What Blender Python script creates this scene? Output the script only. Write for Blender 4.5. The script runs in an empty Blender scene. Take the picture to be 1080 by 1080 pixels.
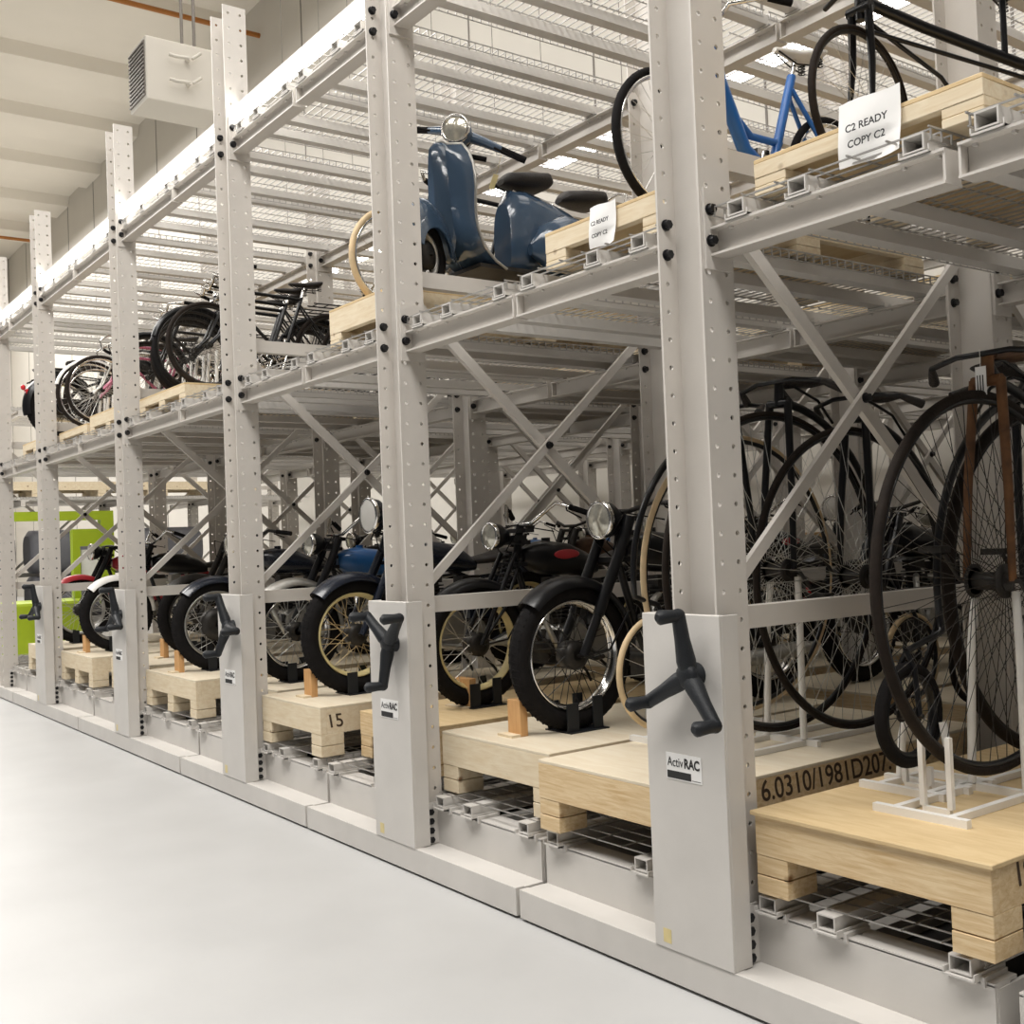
import bpy, math, random
from mathutils import Vector, Matrix
random.seed(7)
PI = math.pi
C = bpy.context.scene.collection
S = bpy.context.scene

# ------------------------------------------------------------------ camera
cam_d = bpy.data.cameras.new('camera'); cam = bpy.data.objects.new('camera', cam_d); C.objects.link(cam)
rt = Vector((0.58954699, 0.80678089, -0.03922932)); up = Vector((0.04341882, 0.01684388, 0.99891496)); fw = Vector((-0.80656628, 0.59061059, 0.02509922))
m = Matrix((rt, up, -fw)).transposed().to_4x4(); m.translation = Vector((2.62636596, -2.76748947, 1.6))
cam.matrix_world = m
cam_d.sensor_width = 36; cam_d.lens = 36 * 1165.24 / 1080; cam_d.clip_end = 200
S.camera = cam
# ------------------------------------------------------------------ world, lights, exposure
S.view_settings.view_transform = 'Standard'; S.view_settings.look = 'None'; S.view_settings.gamma = 1
S.view_settings.use_curve_mapping = False
S.view_settings.exposure = 0.17
w = bpy.data.worlds.new('world'); S.world = w; w.use_nodes = True
w.node_tree.nodes['Background'].inputs[0].default_value = (1.0, 0.97, 0.935, 1)
w.node_tree.nodes['Background'].inputs[1].default_value = 0.07
def area(name, loc, tgt, sx, sy, power, col=(1, .972, .935)):
    l = bpy.data.lights.new(name, 'AREA'); l.shape = 'RECTANGLE'; l.size = sx; l.size_y = sy; l.energy = power; l.color = col
    o = bpy.data.objects.new(name, l); C.objects.link(o); o.location = loc
    o.rotation_euler = (Vector(tgt) - Vector(loc)).to_track_quat('-Z', 'Y').to_euler()
    return o
area('aisle_ceiling_light', (-1, -3.4, 9.0), (-1.5, -.9, 0), 16, 2.0, 1250)
area('aisle_ceiling_light', (-18, -3.2, 9.0), (-18, -.9, 0), 16, 2.0, 1200)
area('hall_ceiling_light', (-6, 4.0, 13.2), (-6, 4.0, 0), 26, 5, 800)
area('hall_ceiling_light', (-34, 3.0, 13.0), (-34, 3.0, 0), 22, 5, 2600)

# ------------------------------------------------------------------ materials
MAT = {}
def mat(name, col, rough=.5, metal=0, var=.04, vscale=8, bump=0, bscale=60, spec=.5, emit=None, stretch=(1, 1, 1), coat=0):
    if name in MAT: return MAT[name]
    m = bpy.data.materials.new(name); m.use_nodes = True; nt = m.node_tree; b = nt.nodes['Principled BSDF']
    b.inputs['Roughness'].default_value = rough; b.inputs['Metallic'].default_value = metal
    b.inputs['Specular IOR Level'].default_value = spec; b.inputs['Coat Weight'].default_value = coat
    tc = nt.nodes.new('ShaderNodeTexCoord'); mp = nt.nodes.new('ShaderNodeMapping'); mp.inputs['Scale'].default_value = stretch
    nt.links.new(tc.outputs['Object'], mp.inputs[0])
    n = nt.nodes.new('ShaderNodeTexNoise'); n.inputs['Scale'].default_value = vscale; n.inputs['Detail'].default_value = 4
    nt.links.new(mp.outputs[0], n.inputs['Vector'])
    r = nt.nodes.new('ShaderNodeValToRGB'); r.color_ramp.elements[0].position = .3; r.color_ramp.elements[1].position = .7
    r.color_ramp.elements[0].color = [max(0, c * (1 - var)) for c in col[:3]] + [1]
    r.color_ramp.elements[1].color = [min(1, c * (1 + var)) for c in col[:3]] + [1]
    nt.links.new(n.outputs['Fac'], r.inputs[0]); nt.links.new(r.outputs[0], b.inputs['Base Color'])
    if bump:
        n2 = nt.nodes.new('ShaderNodeTexNoise'); n2.inputs['Scale'].default_value = bscale; nt.links.new(mp.outputs[0], n2.inputs['Vector'])
        bp = nt.nodes.new('ShaderNodeBump'); bp.inputs['Strength'].default_value = bump; bp.inputs['Distance'].default_value = .01
        nt.links.new(n2.outputs['Fac'], bp.inputs['Height']); nt.links.new(bp.outputs[0], b.inputs['Normal'])
    if emit:
        b.inputs['Emission Color'].default_value = (*emit[0], 1); b.inputs['Emission Strength'].default_value = emit[1]
    MAT[name] = m; return m
def wood(name, c1, c2, stretch, knots=True):
    m = bpy.data.materials.new(name); m.use_nodes = True; nt = m.node_tree; b = nt.nodes['Principled BSDF']
    b.inputs['Roughness'].default_value = .65; b.inputs['Specular IOR Level'].default_value = .25
    tc = nt.nodes.new('ShaderNodeTexCoord'); mp = nt.nodes.new('ShaderNodeMapping'); mp.inputs['Scale'].default_value = stretch
    nt.links.new(tc.outputs['Object'], mp.inputs[0])
    n = nt.nodes.new('ShaderNodeTexNoise'); n.inputs['Scale'].default_value = 5; n.inputs['Detail'].default_value = 7; n.inputs['Roughness'].default_value = .65
    n.inputs['Distortion'].default_value = .6; nt.links.new(mp.outputs[0], n.inputs['Vector'])
    r = nt.nodes.new('ShaderNodeValToRGB'); r.color_ramp.elements[0].position = .3; r.color_ramp.elements[1].position = .62
    r.color_ramp.elements[0].color = (*c2, 1); r.color_ramp.elements[1].color = (*c1, 1)
    nt.links.new(n.outputs['Fac'], r.inputs[0])
    out = r.outputs[0]
    if knots:
        v = nt.nodes.new('ShaderNodeTexVoronoi'); v.inputs['Scale'].default_value = 5.5; nt.links.new(tc.outputs['Object'], v.inputs['Vector'])
        kr = nt.nodes.new('ShaderNodeValToRGB'); kr.color_ramp.elements[0].position = .04; kr.color_ramp.elements[1].position = .11
        kr.color_ramp.elements[0].color = (1, 1, 1, 1); kr.color_ramp.elements[1].color = (0, 0, 0, 1)
        nt.links.new(v.outputs['Distance'], kr.inputs[0])
        mx = nt.nodes.new('ShaderNodeMixRGB'); mx.inputs[2].default_value = (c2[0] * .35, c2[1] * .25, c2[2] * .2, 1)
        nt.links.new(kr.outputs[0], mx.inputs[0]); nt.links.new(out, mx.inputs[1]); out = mx.outputs[0]
    nt.links.new(out, b.inputs['Base Color'])
    MAT[name] = m; return m
steel = mat('grey_powder_coated_steel', (.60, .565, .52), .45, 0, .035, 5, .03, 120)
steel2 = mat('grey_painted_base_steel', (.60, .575, .54), .5, 0, .06, 3, .03, 90)
zinc = mat('galvanised_wire', (.40, .385, .365), .38, .45, .08, 20)
bolt_m = mat('black_bolt', (.012, .012, .014), .35, .3)
blackp = mat('black_plastic', (.012, .014, .017), .5, 0, .1, 30, .2, 200, spec=.35)
concrete = mat('polished_concrete_floor', (.48, .48, .475), .45, 0, .045, 1.6, .04, 40)
wallm = mat('white_wall', (.70, .665, .60), .8, 0, .03, .6)
ceilm = mat('beige_ceiling', (.84, .79, .70), .8, 0, .03, .5)
pine = wood('pale_pine', (.76, .66, .49), (.66, .53, .35), (1.2, 6, 9))
ply = wood('plywood_sheet', (.72, .64, .50), (.66, .56, .41), (1, 5, 5), False)
plyo = wood('orange_plywood_sheet', (.68, .52, .30), (.58, .42, .22), (1, 5, 5), False)
pineo = wood('knotty_pine', (.74, .58, .36), (.56, .38, .19), (1.2, 7, 14))
chockm = wood('chock_wood', (.64, .38, .17), (.54, .29, .12), (6, 6, 1), False)
rubber = mat('tyre_rubber', (.010, .009, .009), .85, 0, .2, 20, .3, 150, spec=.15)
rubberb = mat('aged_brown_rubber', (.016, .011, .008), .75, 0, .3, 14, .2, 80, spec=.2)
cream = mat('cream_tyre', (.62, .47, .28), .7, 0, .15, 10)
chrome = mat('chrome', (.75, .74, .72), .14, 1)
alu = mat('dull_aluminium', (.50, .49, .46), .38, .8, .15, 14)
blackpaint = mat('black_enamel', (.008, .008, .009), .28, 0, .1, 10, 0, 60, .3, None, (1, 1, 1), .15)
navy = mat('midnight_blue_enamel', (.010, .014, .025), .25, 0, .1, 10, coat=.25)
darkmetal = mat('oily_dark_metal', (.030, .027, .024), .45, .5, .4, 20)
rust = mat('rusty_brown_paint', (.14, .062, .022), .65, .2, .4, 18)
whitep = mat('white_enamel', (.82, .80, .76), .35)
redp = mat('red_enamel', (.42, .02, .03), .3, coat=.4)
bluep = mat('blue_enamel', (.012, .10, .30), .3, coat=.4)
bikeblue = mat('bright_blue_enamel', (.02, .14, .46), .35)
pinkp = mat('pink_enamel', (.45, .12, .20), .4)
yellowrim = mat('yellow_painted_rim', (.66, .55, .27), .5, 0, .15, 10)
goldspoke = mat('tan_spokes', (.50, .38, .20), .4, .3)
leather = mat('black_leather', (.022, .018, .016), .5, 0, .2, 20, .3, 120)
brownleather = mat('brown_leather', (.10, .05, .025), .5, 0, .2, 20)
scoot = mat('slate_blue_scooter_enamel', (.055, .095, .155), .16, 0, .03, 4, coat=.8)
glass = mat('headlamp_glass', (.60, .58, .50), .12, .6, .25, 30)
paper = mat('white_paper', (.85, .84, .82), .8)
ink = mat('black_ink', (.02, .02, .02), .7)
inkb = mat('dark_marker', (.06, .035, .02), .8)
lampm = mat('lit_lamp_tube', (1, 1, 1), .5, emit=((1, .965, .91), 9.0))
lampbody = mat('lamp_housing', (.75, .73, .70), .4)
lime = mat('lime_green_paint', (.38, .50, .02), .4)
tarp = mat('dark_grey_tarpaulin', (.10, .10, .11), .6, 0, .2, 2)
orangepipe = mat('orange_pipe', (.45, .17, .03), .5)
base_shade = mat('painted_base_shade', (.03, .028, .026), .7)  # near-black colour standing in for the shade inside the rack bases
grille = mat('grey_grille', (.22, .20, .18), .5, .3)
redlamp = mat('red_lens', (.6, .02, .03), .2)
gold = mat('gold_paint', (.45, .28, .08), .4, .3)
cardb = mat('cardboard', (.42, .28, .14), .8)

# ------------------------------------------------------------------ mesh helpers
class MB:
    def __init__(s): s.v = []; s.f = []; s.s = []
    def add(s, vs, fs, smooth=False):
        n = len(s.v); s.v += [tuple(v) for v in vs]; s.f += [tuple(i + n for i in f) for f in fs]; s.s += [smooth] * len(fs); return s
    def box(s, x0, y0, z0, x1, y1, z1):
        return s.add([(x0,y0,z0),(x1,y0,z0),(x1,y1,z0),(x0,y1,z0),(x0,y0,z1),(x1,y0,z1),(x1,y1,z1),(x0,y1,z1)],
                     [(0,3,2,1),(4,5,6,7),(0,1,5,4),(1,2,6,5),(2,3,7,6),(3,0,4,7)])
    def beam(s, p, q, w_, h_, upv=(0, 0, 1)):
        p = Vector(p); q = Vector(q); d = (q - p).normalized(); u = Vector(upv); a = d.cross(u)
        if a.length < 1e-4: a = d.cross(Vector((1, 0, 0)))
        a.normalize(); b = a.cross(d)
        vs = [pt + a * sx * w_ / 2 + b * sy * h_ / 2 for pt in (p, q) for sx, sy in ((-1, -1), (1, -1), (1, 1), (-1, 1))]
        return s.add(vs, [(0,1,2,3),(7,6,5,4),(0,4,5,1),(1,5,6,2),(2,6,7,3),(3,7,4,0)])
    def tube(s, pts, r, n=8, cap=True, closed=False):
        pts = [Vector(p) for p in pts]; N = len(pts)
        rs = r if isinstance(r, (list, tuple)) else [r] * N
        prev = None; rings = []
        for i, p in enumerate(pts):
            if closed: d = pts[(i + 1) % N] - pts[i - 1]
            elif i == 0: d = pts[1] - p
            elif i == N - 1: d = p - pts[-2]
            else: d = (pts[i + 1] - p).normalized() + (p - pts[i - 1]).normalized()
            d.normalize()
            if prev is None:
                a = d.cross(Vector((0, 0, 1)))
                if a.length < .05: a = d.cross(Vector((1, 0, 0)))
            else: a = prev - d * prev.dot(d)
            a.normalize(); prev = a; b = d.cross(a)
            rings.append([p + (a * math.cos(2*PI*k/n) + b * math.sin(2*PI*k/n)) * rs[i] for k in range(n)])
        vs = [v for g in rings for v in g]; fs = []
        for i in range(N if closed else N - 1):
            j = (i + 1) % N
            for k in range(n):
                l = (k + 1) % n; fs.append((i*n+k, j*n+k, j*n+l, i*n+l)[::-1])
        s.add(vs, fs, n > 4)
        if cap and not closed:
            s.add(rings[0], [tuple(range(n))]); s.add(rings[-1], [tuple(reversed(range(n)))])
        return s
    def lathe(s, prof, c=(0, 0, 0), axis='x', n=24, a0=0, a1=2*PI):
        # prof: list of (radius, offset along axis)
        full = abs(a1 - a0 - 2*PI) < 1e-4; M = n if full else n + 1; P = len(prof); vs = []
        for i in range(M):
            a = a0 + (a1 - a0) * i / n; ca, sa = math.cos(a), math.sin(a)
            for r, o in prof:
                if axis == 'x': q = (o, r*ca, r*sa)
                elif axis == 'y': q = (r*sa, o, r*ca)
                else: q = (r*ca, r*sa, o)
                vs.append((c[0]+q[0], c[1]+q[1], c[2]+q[2]))
        fs = []
        for i in range(n):
            j = (i + 1) % M
            for k in range(P - 1): fs.append((i*P+k, j*P+k, j*P+k+1, i*P+k+1))
        return s.add(vs, fs, True)
    def cyl(s, p, q, r, n=12, r2=None):
        return s.tube([p, q], [r, r if r2 is None else r2], n)
    def ell(s, c, rx, ry, rz, nu=16, nv=10, rot=None):
        vs = []; fs = []
        for j in range(nv + 1):
            t = PI * j / nv
            for i in range(nu):
                a = 2*PI*i/nu; v = Vector((rx*math.sin(t)*math.cos(a), ry*math.sin(t)*math.sin(a), rz*math.cos(t)))
                if rot: v = rot @ v
                vs.append(v + Vector(c))
        for j in range(nv):
            for i in range(nu):
                k = (i + 1) % nu; fs.append((j*nu+i, (j+1)*nu+i, (j+1)*nu+k, j*nu+k))
        return s.add(vs, fs, True)
    def loft(s, secs, n=16, cap=True, p=2.0):
        # secs: (centre, half width x, half height z) cross sections stacked along y; superellipse power p
        rings = []
        for c, a, b in secs:
            g = []
            for k in range(n):
                t = 2*PI*k/n; ct, st = math.cos(t), math.sin(t)
                g.append((c[0] + a*math.copysign(abs(ct)**(2/p), ct), c[1], c[2] + b*math.copysign(abs(st)**(2/p), st)))
            rings.append(g)
        fs = [(i*n+k, i*n+(k+1)%n, (i+1)*n+(k+1)%n, (i+1)*n+k) for i in range(len(rings)-1) for k in range(n)]
        s.add([v for g in rings for v in g], fs, True)
        if cap: s.add(rings[0], [tuple(range(n))[::-1]]); s.add(rings[-1], [tuple(range(n))])
        return s
    def grid(s, rows, smooth=True, thick=None):
        # rows: list of equal-length point rows; optional thickness vector function
        R = len(rows); N = len(rows[0]); vs = [Vector(p) for r in rows for p in r]
        fs = [(i*N+k, i*N+k+1, (i+1)*N+k+1, (i+1)*N+k) for i in range(R-1) for k in range(N-1)]
        s.add(vs, fs, smooth)
        if thick:
            t = Vector(thick); o = [v + t for v in vs]
            s.add(o, [f[::-1] for f in fs], smooth)
            bd = [k for k in range(N)] + [(i+1)*N-1 for i in range(1, R)] + [(R-1)*N+k for k in range(N-2, -1, -1)] + [i*N for i in range(R-2, 0, -1)]
            L = len(bd); s.add([vs[k] for k in bd] + [o[k] for k in bd], [(k, L+k, L+(k+1)%L, (k+1)%L) for k in range(L)])
        return s
    def prism(s, pts, axis, a, b):
        # 2D outline pts extruded between a and b on axis
        def q(p, t):
            if axis == 'x': return (t, p[0], p[1])
            if axis == 'y': return (p[0], t, p[1])
            return (p[0], p[1], t)
        n = len(pts); vs = [q(p, a) for p in pts] + [q(p, b) for p in pts]
        return s.add(vs, [tuple(range(n))[::-1], tuple(range(n, 2*n))] + [(k, (k+1)%n, n+(k+1)%n, n+k) for k in range(n)])
    def mesh(s, name):
        me = bpy.data.meshes.new(name); me.from_pydata(s.v, [], s.f); me.validate()
        if len(me.polygons) == len(s.s): me.polygons.foreach_set('use_smooth', s.s)
        me.update(); return me
    def build(s, name, mt, parent=None, loc=(0, 0, 0), rot=(0, 0, 0), label=None):
        me = s.mesh(name); me.materials.append(mt)
        return link(name, me, parent, loc, rot, label)
def link(name, me, parent=None, loc=(0, 0, 0), rot=(0, 0, 0), label=None):
    o = bpy.data.objects.new(name, me); C.objects.link(o); o.parent = parent; o.location = loc; o.rotation_euler = rot
    if label: o['label'] = label
    return o
def bev(o, wd=.004, seg=2):
    b = o.modifiers.new('bevel', 'BEVEL'); b.width = wd; b.segments = seg; b.limit_method = 'ANGLE'; return o
def thing(name, label, cat, loc=(0, 0, 0), rz=0, group=None, rx=0):
    o = bpy.data.objects.new(name, None); C.objects.link(o); o.location = loc; o.rotation_euler = (rx, 0, rz); o.empty_display_size = .1
    return tag(o, label, cat, group)
def tag(o, label, cat, group=None):
    o['label'] = label; o['category'] = cat
    if group: o['group'] = group
    return o
def struct(o): o['kind'] = 'structure'; return o
def dup(root, loc, rz, label, group=None):
    r = root.copy(); C.objects.link(r); r.location = loc; r.rotation_euler = (root.rotation_euler[0], 0, rz); r['label'] = label
    if group: r['group'] = group
    for ch in list(root.children):
        c = ch.copy(); C.objects.link(c); c.parent = r
        for g in ch.children:
            d = g.copy(); C.objects.link(d); d.parent = c
    return r
def text(name, body, size, mt, parent, loc, rot, bold=0, label=None, sx=1.0, shear=0):
    cu = bpy.data.curves.new(name, 'FONT'); cu.body = body; cu.size = size; cu.align_x = 'CENTER'; cu.align_y = 'CENTER'
    cu.offset = bold; cu.extrude = .0004; cu.shear = shear
    t = bpy.data.objects.new(name, cu); C.objects.link(t)
    dg = bpy.context.evaluated_depsgraph_get(); dg.update()
    me = bpy.data.meshes.new_from_object(t.evaluated_get(dg)); me.materials.clear(); me.materials.append(mt)
    bpy.data.objects.remove(t)
    o = link(name, me, parent, loc, rot, label); o.scale = (sx, 1, 1); return o

# ------------------------------------------------------------------ room shell
WY, CZ, EX = 8.0, 14.5, -48.0
struct(MB().box(EX, -9, -.2, 9, WY + .3, 0).build('floor', concrete))
struct(MB().box(EX, WY, 0, 9, WY + .3, CZ + .3).build('wall_back', wallm))
struct(MB().box(EX - .3, -9, 0, EX, WY + .3, CZ + .3).build('wall_left', wallm))
struct(MB().box(EX, -9, CZ, 9, WY, CZ + .3).build('ceiling', ceilm))
g = MB()
for k in range(11):
    x = -44 + 3.95 * k
    g.prism([(x, CZ), (x + 1.9, CZ), (x + 1.75, CZ - .32), (x + .15, CZ - .32)], 'y', -9, WY)
g.build('ceiling_beams', ceilm); struct(bpy.data.objects['ceiling_beams']); bpy.data.objects['ceiling_beams'].name = 'trim_1'
g = MB()
for k in range(16): g.box(EX + 3.2 * k, WY - .012, 0, EX + 3.2 * k + .03, WY, CZ)
struct(g.build('trim_2', grille))
# heater high on the wall side
h = thing('unit_heater', 'white boxy unit heater hung from ceiling beside orange pipe', 'heater', (-16.45, 4.2, 9.95))
bev(MB().box(-.45, -.72, -.55, .45, .85, .55).build('housing', wallm, h), .02)
g = MB().box(-.40, -.735, -.48, .40, -.72, .48)
for k in range(14): g.box(-.40, -.755, -.48 + k * .07, .40, -.735, -.455 + k * .07)
g.build('louvre', grille, h)
g = MB()
for z in (-.18, .25): g.cyl((.45, .0, z), (.60, .0, z), .04, 8).tube([(.58, .0, z), (.60, -.25, z - .03), (.56, -.35, z)], .03, 6).tube([(.58, .05, z), (.60, .2, z + .12)], .03, 6)
g.build('bracket', wallm, h)
MB().cyl((-.3, .2, .6), (-.3, .2, CZ - 9.95), .03, 8).cyl((.3, .2, .6), (.3, .2, CZ - 9.95), .03, 8).build('hanger_rod', grille, h)
tag(MB().cyl((-41.7, -9, 13.7), (-41.7, WY, 13.7), .06, 8).build('ceiling_pipe', orangepipe), 'thin orange pipe running under the ceiling at far end', 'pipe')
tag(MB().cyl((-21.4, -9, 13.7), (-21.4, WY, 13.7), .06, 8).build('ceiling_pipe', orangepipe), 'orange pipe under the ceiling just above the white unit heater', 'pipe')

# ------------------------------------------------------------------ rack meshes (shared)
RP, NR, D, W = 1.80, 5, .156, .2114          # row pitch, rows, flange depth, column width
L2, L3, CT = 2.545, 4.17, 5.143              # arm undersides, column top
def plate(mb, y0, y1, z0, z1, x0, x1, holes, r=.0095):
    cols = [y0] + [(holes[i] + holes[i+1]) / 2 for i in range(len(holes) - 1)] + [y1]
    nz = int(round((z1 - z0) / .1))
    for iz in range(nz):
        za = z0 + (z1 - z0) * iz / nz; zb = z0 + (z1 - z0) * (iz + 1) / nz
        for k, hy in enumerate(holes):
            ya, yb = cols[k], cols[k+1]; hz = (za + zb) / 2
            o = [(ya, za), (hy, za), (yb, za), (yb, hz), (yb, zb), (hy, zb), (ya, zb), (ya, hz)]
            i_ = [(hy + r*math.cos(PI*(1.25 + j/4)), hz + r*math.sin(PI*(1.25 + j/4))) for j in range(8)]
            vs = [(x, p[0], p[1]) for x in (x1, x0) for ring in (o, i_) for p in ring]
            fs = []
            for j in range(8):
                l = (j+1) % 8
                fs += [(j, l, 8+l, 8+j), (16+j, 24+j, 24+l, 16+l), (8+j, 8+l, 24+l, 24+j)]
            mb.add(vs, fs)
    mb.add([(x0,y0,z0),(x1,y0,z0),(x1,y0,z1),(x0,y0,z1),(x0,y1,z0),(x1,y1,z0),(x1,y1,z1),(x0,y1,z1)], [(0,1,2,3),(5,4,7,6),(3,2,6,7),(0,4,5,1)])
t = .009
g = MB()
plate(g, 0, D, .043, CT, W/2 - t, W/2, [.036, .118])
plate(g, 0, D, .043, CT, -W/2, -W/2 + t, [.036, .118])
g.box(-W/2 + t, .085, .05, W/2 - t, .095, CT)
COL = g.mesh('column'); COL.materials.append(steel)
BOLT = MB().cyl((0, 0, 0), (.022, 0, 0), .0165, 6).cyl((-.001, 0, 0), (.005, 0, 0), .021, 12).mesh('bolt'); BOLT.materials.append(bolt_m)
cache = {}
def shared(key, fn, mt):
    if key not in cache:
        me = fn().mesh(key[0]); me.materials.append(mt); cache[key] = me
    return cache[key]
def arm_mesh(L):
    def f():
        g = MB(); x0 = W/2
        g.box(x0, .012, -.045, x0 + .012, .144, .235)
        g.box(x0 + .012, .036, 0, L, .120, .008).box(x0 + .012, .036, .092, L, .120, .100).box(x0 + .012, .074, .008, L - .01, .082, .092)
        g.box(L - .008, .04, .008, L, .116, .092)
        return g
    return f
def base_arm_mesh(L):
    def f():
        g = MB(); x0 = W/2 + .006
        g.box(x0, .12, .115, L, .130, .30).box(x0 + .03, .12, .296, L, .235, .306).box(x0, .06, .13, x0 + .01, .12, .33)
        g.box(L - .012, .13, .13, L, .20, .296)
        return g
    return f
def clip_mesh():
    g = MB()
    g.box(-.05, .0, 0, .05, .16, .006)
    for sx in (-.05, .046): g.box(sx, .0, .0, sx + .004, .16, .022)
    g.box(-.062, .03, -.018, -.05, .15, .012).box(.05, .03, -.018, .062, .15, .012)
    return g
def purlin_mesh(L, w_=.07, h_=.05, t_=.005):
    def f():
        g = MB()
        return g.box(-w_/2, .03, 0, w_/2, L, t_).box(-w_/2, .03, h_-t_, w_/2, L, h_).box(-w_/2, .03, t_, -w_/2+t_, L, h_-t_).box(w_/2-t_, .03, t_, w_/2, L, h_-t_)
    return f
def deck_mesh(x0, x1, yl, sp=.05):
    def f():
        g = MB(); r = .0026
        n = int((yl - .04) / sp)
        for k in range(n + 1):
            y = .02 + k * (yl - .04) / n
            g.box(x0, y - r, -r, x1, y + r, r)
            g.box(x0, y - r, -.032, x0 + 2*r, y + r, -r).box(x1 - 2*r, y - r, -.032, x1, y + r, -r)
        m_ = max(2, int((x1 - x0) / .13))
        for k in range(m_ + 1):
            x = x0 + (x1 - x0) * k / m_
            g.box(x - r, .005, r, x + r, yl - .005, 3*r)
        g.box(x0, .01, -.034, x0 + 2*r, yl - .01, -.030).box(x1 - 2*r, .01, -.034, x1, yl - .01, -.030)
        return g
    return f
def crank_box(rack, cx, ang):
    b = bev(MB().box(-.234, -.0315, .1305, .1425, -.020, 1.318).box(-.234, -.020, .1305, -.228, .045, 1.318).box(.1365, -.020, .1305, .1425, .06, 1.318)
            .box(-.228, -.020, 1.307, .1365, .0, 1.318).build('crank_cover', steel2, rack), .002, 1)
    hub = MB().cyl((0, -.032, 0), (0, -.075, 0), .042, 20, .034).ell((0, -.08, 0), .046, .028, .046, 16, 8).cyl((-.055, -.066, -.005), (-.03, -.066, -.005), .012, 8)
    for a in ang:
        a = math.radians(a); d = Vector((math.cos(a), 0, math.sin(a))); e = d * .205 + Vector((0, -.098, 0))
        hub.tube([(0, -.07, 0), d * .05 + Vector((0, -.078, 0)), d * .12 + Vector((0, -.088, 0)), e], [.030, .034, .027, .024], 12)
        hub.tube([e, e + Vector((0, -.03, 0)), e + Vector((0, -.085, 0)), e + Vector((0, -.10, 0))], [.024, .022, .026, .012], 12)
        hub.ell(e, .025, .025, .025, 12, 8)
    hub.build('crank_handle', blackp, b, (.03, 0, 1.115))
    lb = MB().box(-.085, -.0335, 0, .085, -.0315, .092).build('label_plate', paper, b, (-.052, 0, .738))
    MB().box(-.081, -.0342, .004, .035, -.0335, .030).box(.038, -.0340, .006, .080, -.0336, .008).build('black_stripe', ink, lb)
    text('plate_lettering', 'Activ', .046, ink, lb, (-.040, -.0342, .060), (PI/2, 0, 0), 0, sx=.80)
    text('plate_lettering', 'RAC', .046, ink, lb, (.040, -.0342, .060), (PI/2, 0, 0), .0015, sx=.82)
    MB().box(-.19, -.0322, .15, -.15, -.0315, .20).build('sticker', yellowrim, b)
    return b
FRONTBOLT = True
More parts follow.
